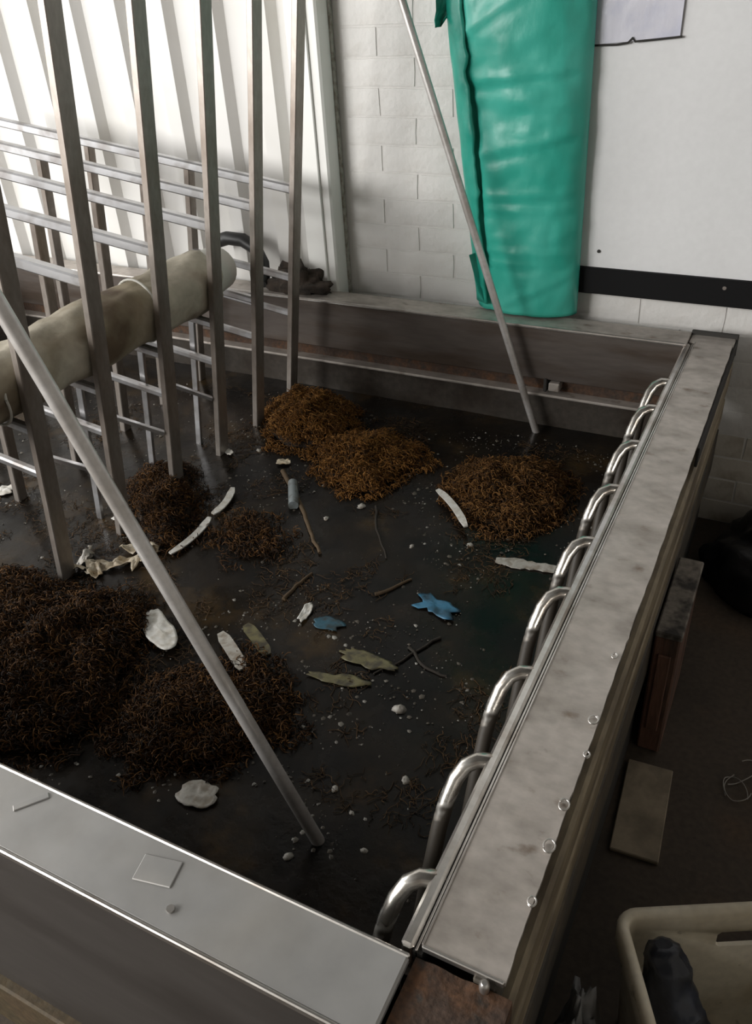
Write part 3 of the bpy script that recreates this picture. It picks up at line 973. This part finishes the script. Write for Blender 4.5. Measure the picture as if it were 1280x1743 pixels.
sheet('yellow_film', -.410, .630, .058, .018, -.05, M['yellow_film'], 'dull yellowish strip of film, upper one of two', 'plastic film', 8, .003, .4)
sheet('yellow_film', -.440, .560, .060, .014, .2, M['yellow_film'], 'dull yellowish strip of film, lower one of two', 'plastic film', 9, .003, .4)
strip('flat_lath', [(-.285, 1.043), (-.143, 1.062)], .028, M['grey_plastic'], 'flat pale grey lath floating close to the coil pipes', 'lath', jag=.5)
sheet('pale_pebble', -.53, .221, .036, .026, .2, M['grey_plastic'], 'flat pale grey stone shaped piece near the front rim', 'plastic piece', 10, .006, .25)
o = MB().tube([(-.905, 1.150, ZWAT + .012), (-.868, 1.093, ZWAT + .010), (-.846, 1.056, ZWAT + .009)], [.013, .014, .0135], 14).build('plastic_tube', M['tube_blue'])
tag(o, 'short pale bluish plastic tube between orange clump and tank middle', 'tube')
sheet('cream_cap', -.995, 1.243, .020, .016, .4, M['tan_film'], 'small cream scrap just above the pale bluish tube', 'plastic piece', 12, .012, .3)
sheet('white_scrap', -1.657, .82, .035, .022, .7, M['white_plastic'], 'bright white scrap at the far left edge among rack posts', 'plastic piece', 13, .012, .4)
sheet('white_scrap', -1.175, 1.235, .020, .010, -.5, M['white_plastic'], 'small white scrap at the foot of the middle upright', 'plastic piece', 14, .010, .3)
for k, (x, y, s, lab) in enumerate([(-.219, .247, .007, 'tiny pale pebble right of the near raking leg foot'), (-.325, .187, .009, 'tiny pale pebble left of the near raking leg foot'),
                                    (-.319, .331, .008, 'tiny pale pebble above the near raking leg foot'), (-.216, .397, .010, 'small grey pebble near the second coil bend'),
                                    (-.295, .539, .014, 'grey lump in dark water below the yellowish films'), (-.684, 1.129, .013, 'greyish pebble under the low orange clump'),
                                    (-.743, 1.047, .009, 'small grey pebble beside the brown branch'), (-1.104, 1.281, .010, 'small pale pebble left of the orange clump'),
                                    (-.363, 1.079, .009, 'small grey pebble under the straight white strip'), (-1.209, .68, .012, 'pale grey pebble at the left tip of the cream film'),
                                    (-.49, 1.02, .008, 'small dull pebble in the middle of the tank'), (-.27, .30, .006, 'tiny white pebble near the front right corner')]):
    lump('pebble', x, y, ZWAT - .001, s, s * .75, s * .7, M['grey_plastic'], lab, 'pebble', k + 30, .4, 12, 5, k * .8, 'pebbles floating in the tank')
for k, (pts, r, mt, lab) in enumerate([
        ([(-.976, 1.206), (-.82, 1.06), (-.75, .98), (-.681, .91)], .007, 'twig', 'long brown branch running down from the orange clump'),
        ([(-.673, .724), (-.668, .78), (-.66, .832)], .005, 'twig', 'short brown twig above the white flake'),
        ([(-.488, .824), (-.46, .86), (-.437, .902)], .005, 'twig', 'short brown twig left of the bright blue film'),
        ([(-.648, 1.144), (-.60, 1.05), (-.52, .951)], .004, 'dark_twig', 'thin dark twig in the middle of the tank'),
        ([(-.348, .70), (-.30, .66), (-.246, .652)], .004, 'dark_twig', 'thin dark twig below the bright blue film'),
        ([(-.30, .75), (-.335, .68), (-.38, .60)], .0035, 'dark_twig', 'thin dark twig crossing towards the yellowish films')]):
    fine = []
    for i in range(len(pts) - 1):
        for t in np.linspace(0, 1, 5)[:4 if i < len(pts) - 2 else 5]:
            x = pts[i][0] + (pts[i + 1][0] - pts[i][0]) * t; y = pts[i][1] + (pts[i + 1][1] - pts[i][1]) * t
            fine.append((x + .005 * fbm(x * 30, y * 30, k), y + .005 * fbm(y * 30, x * 30, k + 5), ZWAT + r * .6))
    o = MB().tube(fine, [r * (1 - .4 * i / len(fine)) for i in range(len(fine))], 7).build('twig', M[mt])
    tag(o, lab, 'twig', 'twigs floating in the tank')

# ------------------------------------------------------------------ things on the floor to the right
bx = thing('wooden_block', (.118, 1.04, FLOOR), 'narrow red brown wooden block with worn mottled top beside the tank', 'wooden block')
MB().box(.1005, .150, .915, 1.175, FLOOR + .0, -.285, .004).build('block_body', M['wood'], bx)
MB().box(.0998, .153, .910, 1.180, -.285, -.270, .003).build('block_top', M['wood_top'], bx)
MB().box(.112, .138, .909, .9155, -.55, -.33, .002).build('face_panel', M['wood'], bx)
o = MB().ebox(Matrix.Translation((.1485, .752, FLOOR + .006)) @ Matrix.Rotation(.06, 4, 'Z'), .094, .235, .010, .002).build('board_offcut', M['cardboard'])
tag(o, 'pale brown flat board offcut on the floor against the tank', 'board')
lump('black_bag', .320, 1.66, FLOOR + .001, .19, .20, .16, M['black_bag'], 'low black plastic bag slumped on the floor by the back wall', 'bag', 2, .22, 40, 16, .1)
for k in range(3):
    pts = []
    for i in range(26):
        a = i / 25 * 4.2 + k * 2
        pts.append((.318 + .022 * math.cos(a) * (1 + .2 * k) + .010 * i / 25 * (k - 1), .895 + .045 * math.sin(a * .8 + k) + .03 * (k - 1), FLOOR + .003 + .006 * abs(math.sin(a * 1.4))))
    o = MB().tube(pts, .0011, 5).build('wire', M['wire'])
    tag(o, ('lowest', 'middle', 'uppermost')[k] + ' of three thin pale wires curled on the dark floor', 'wire', 'curled wires on the floor')

# crate
RZ = math.radians(28)
cr = thing('plastic_crate', (.30, .17, FLOOR), 'cream plastic crate with handle slot on the floor at lower right', 'crate')
CX, CY = .155, .340       # back left corner at the rim
ax = Vector((math.cos(RZ), math.sin(RZ), 0)); ay = Vector((math.sin(RZ), -math.cos(RZ), 0))


def rrect(inset, z, L_=.44, D_=.34, r=.035, n=7):
    pts = []
    rr_ = max(r - inset, .006)
    for (cu, cv, a0) in ((L_ - inset - rr_, inset + rr_, -90), (L_ - inset - rr_, D_ - inset - rr_, 0), (inset + rr_, D_ - inset - rr_, 90), (inset + rr_, inset + rr_, 180)):
        for i in range(n):
            a = math.radians(a0 + 90 * i / (n - 1))
            u, w = cu + rr_ * math.cos(a), cv + rr_ * math.sin(a)
            p = Vector((CX, CY, 0)) + ax * u + ay * w
            pts.append((p.x, p.y, z))
    return pts


ZR = -.335
prof = [(.030, FLOOR + .002), (.014, ZR - .045), (.010, ZR - .042), (.001, ZR - .040), (.0, ZR - .008), (.003, ZR - .001), (.010, ZR), (.016, ZR - .002), (.019, ZR - .008), (.020, ZR - .03), (.036, FLOOR + .008)]
b = MB().loft([rrect(i, z) for i, z in prof])
body = b.build('crate_body', M['crate'], cr)
# handle slot cut through the back wall
su = .165
pc = Vector((CX, CY, 0)) + ax * (su + .045) + ay * .015
cut = MB().ebox(Matrix.Translation((pc.x, pc.y, ZR - .068)) @ Matrix.Rotation(RZ, 4, 'Z'), .095, .12, .036, .006).build('slot_cutter', M['crate'])
bpy.context.view_layer.update()
md = body.modifiers.new('slot', 'BOOLEAN'); md.object = cut; md.operation = 'DIFFERENCE'; md.solver = 'EXACT'
dg = bpy.context.evaluated_depsgraph_get()
nm = bpy.data.meshes.new_from_object(body.evaluated_get(dg))
body.modifiers.clear(); body.data = nm
bpy.data.objects.remove(cut)

# dark rubber boot lying up against the crate's inside corner
def at(u, w, z):
    p = Vector((CX, CY, 0)) + ax * u + ay * w
    return (p.x, p.y, z)


path = [(.060, .060, -.335), (.062, .075, -.365), (.068, .11, -.42), (.085, .155, -.47), (.13, .20, -.515), (.18, .235, -.545), (.24, .25, -.55)]
rad = [.022, .032, .043, .056, .066, .064, .048]
rings = []
NP = 40
for i in range(NP + 1):
    t = i / NP * (len(path) - 1)
    k = min(int(t), len(path) - 2); q = t - k
    q2 = q * q * (3 - 2 * q)
    c = Vector(at(*[path[k][j] + (path[k + 1][j] - path[k][j]) * q for j in range(3)]))
    r = rad[k] + (rad[k + 1] - rad[k]) * q2
    if i == 0: r *= .55
    if i == NP: r *= .5
    d = (Vector(at(*path[k + 1])) - Vector(at(*path[k]))).normalized()
    n1 = d.cross(Vector((0, 0, 1))).normalized(); n2 = n1.cross(d)
    ring = []
    for j in range(26):
        a = 2 * math.pi * j / 26
        rr_ = r * (1 + .22 * fbm(math.cos(a) * 2.2, math.sin(a) * 2.2, i * .22) + .05 * math.sin(i * .9 + 2 * math.sin(a)))
        ring.append(c + n1 * math.cos(a) * rr_ + n2 * math.sin(a) * rr_)
    rings.append(ring)
o = MB().loft(rings).build('cloth_bundle', M['navy'])
tag(o, 'dark navy twisted bundle slumped inside the cream crate', 'bundle')
lump('plastic_bag', .146, .215, FLOOR + .001, .040, .065, .21, M['clear_bag'], 'cloudy clear plastic bag between the crate and the tank', 'bag', 5, .35, 26, 12)
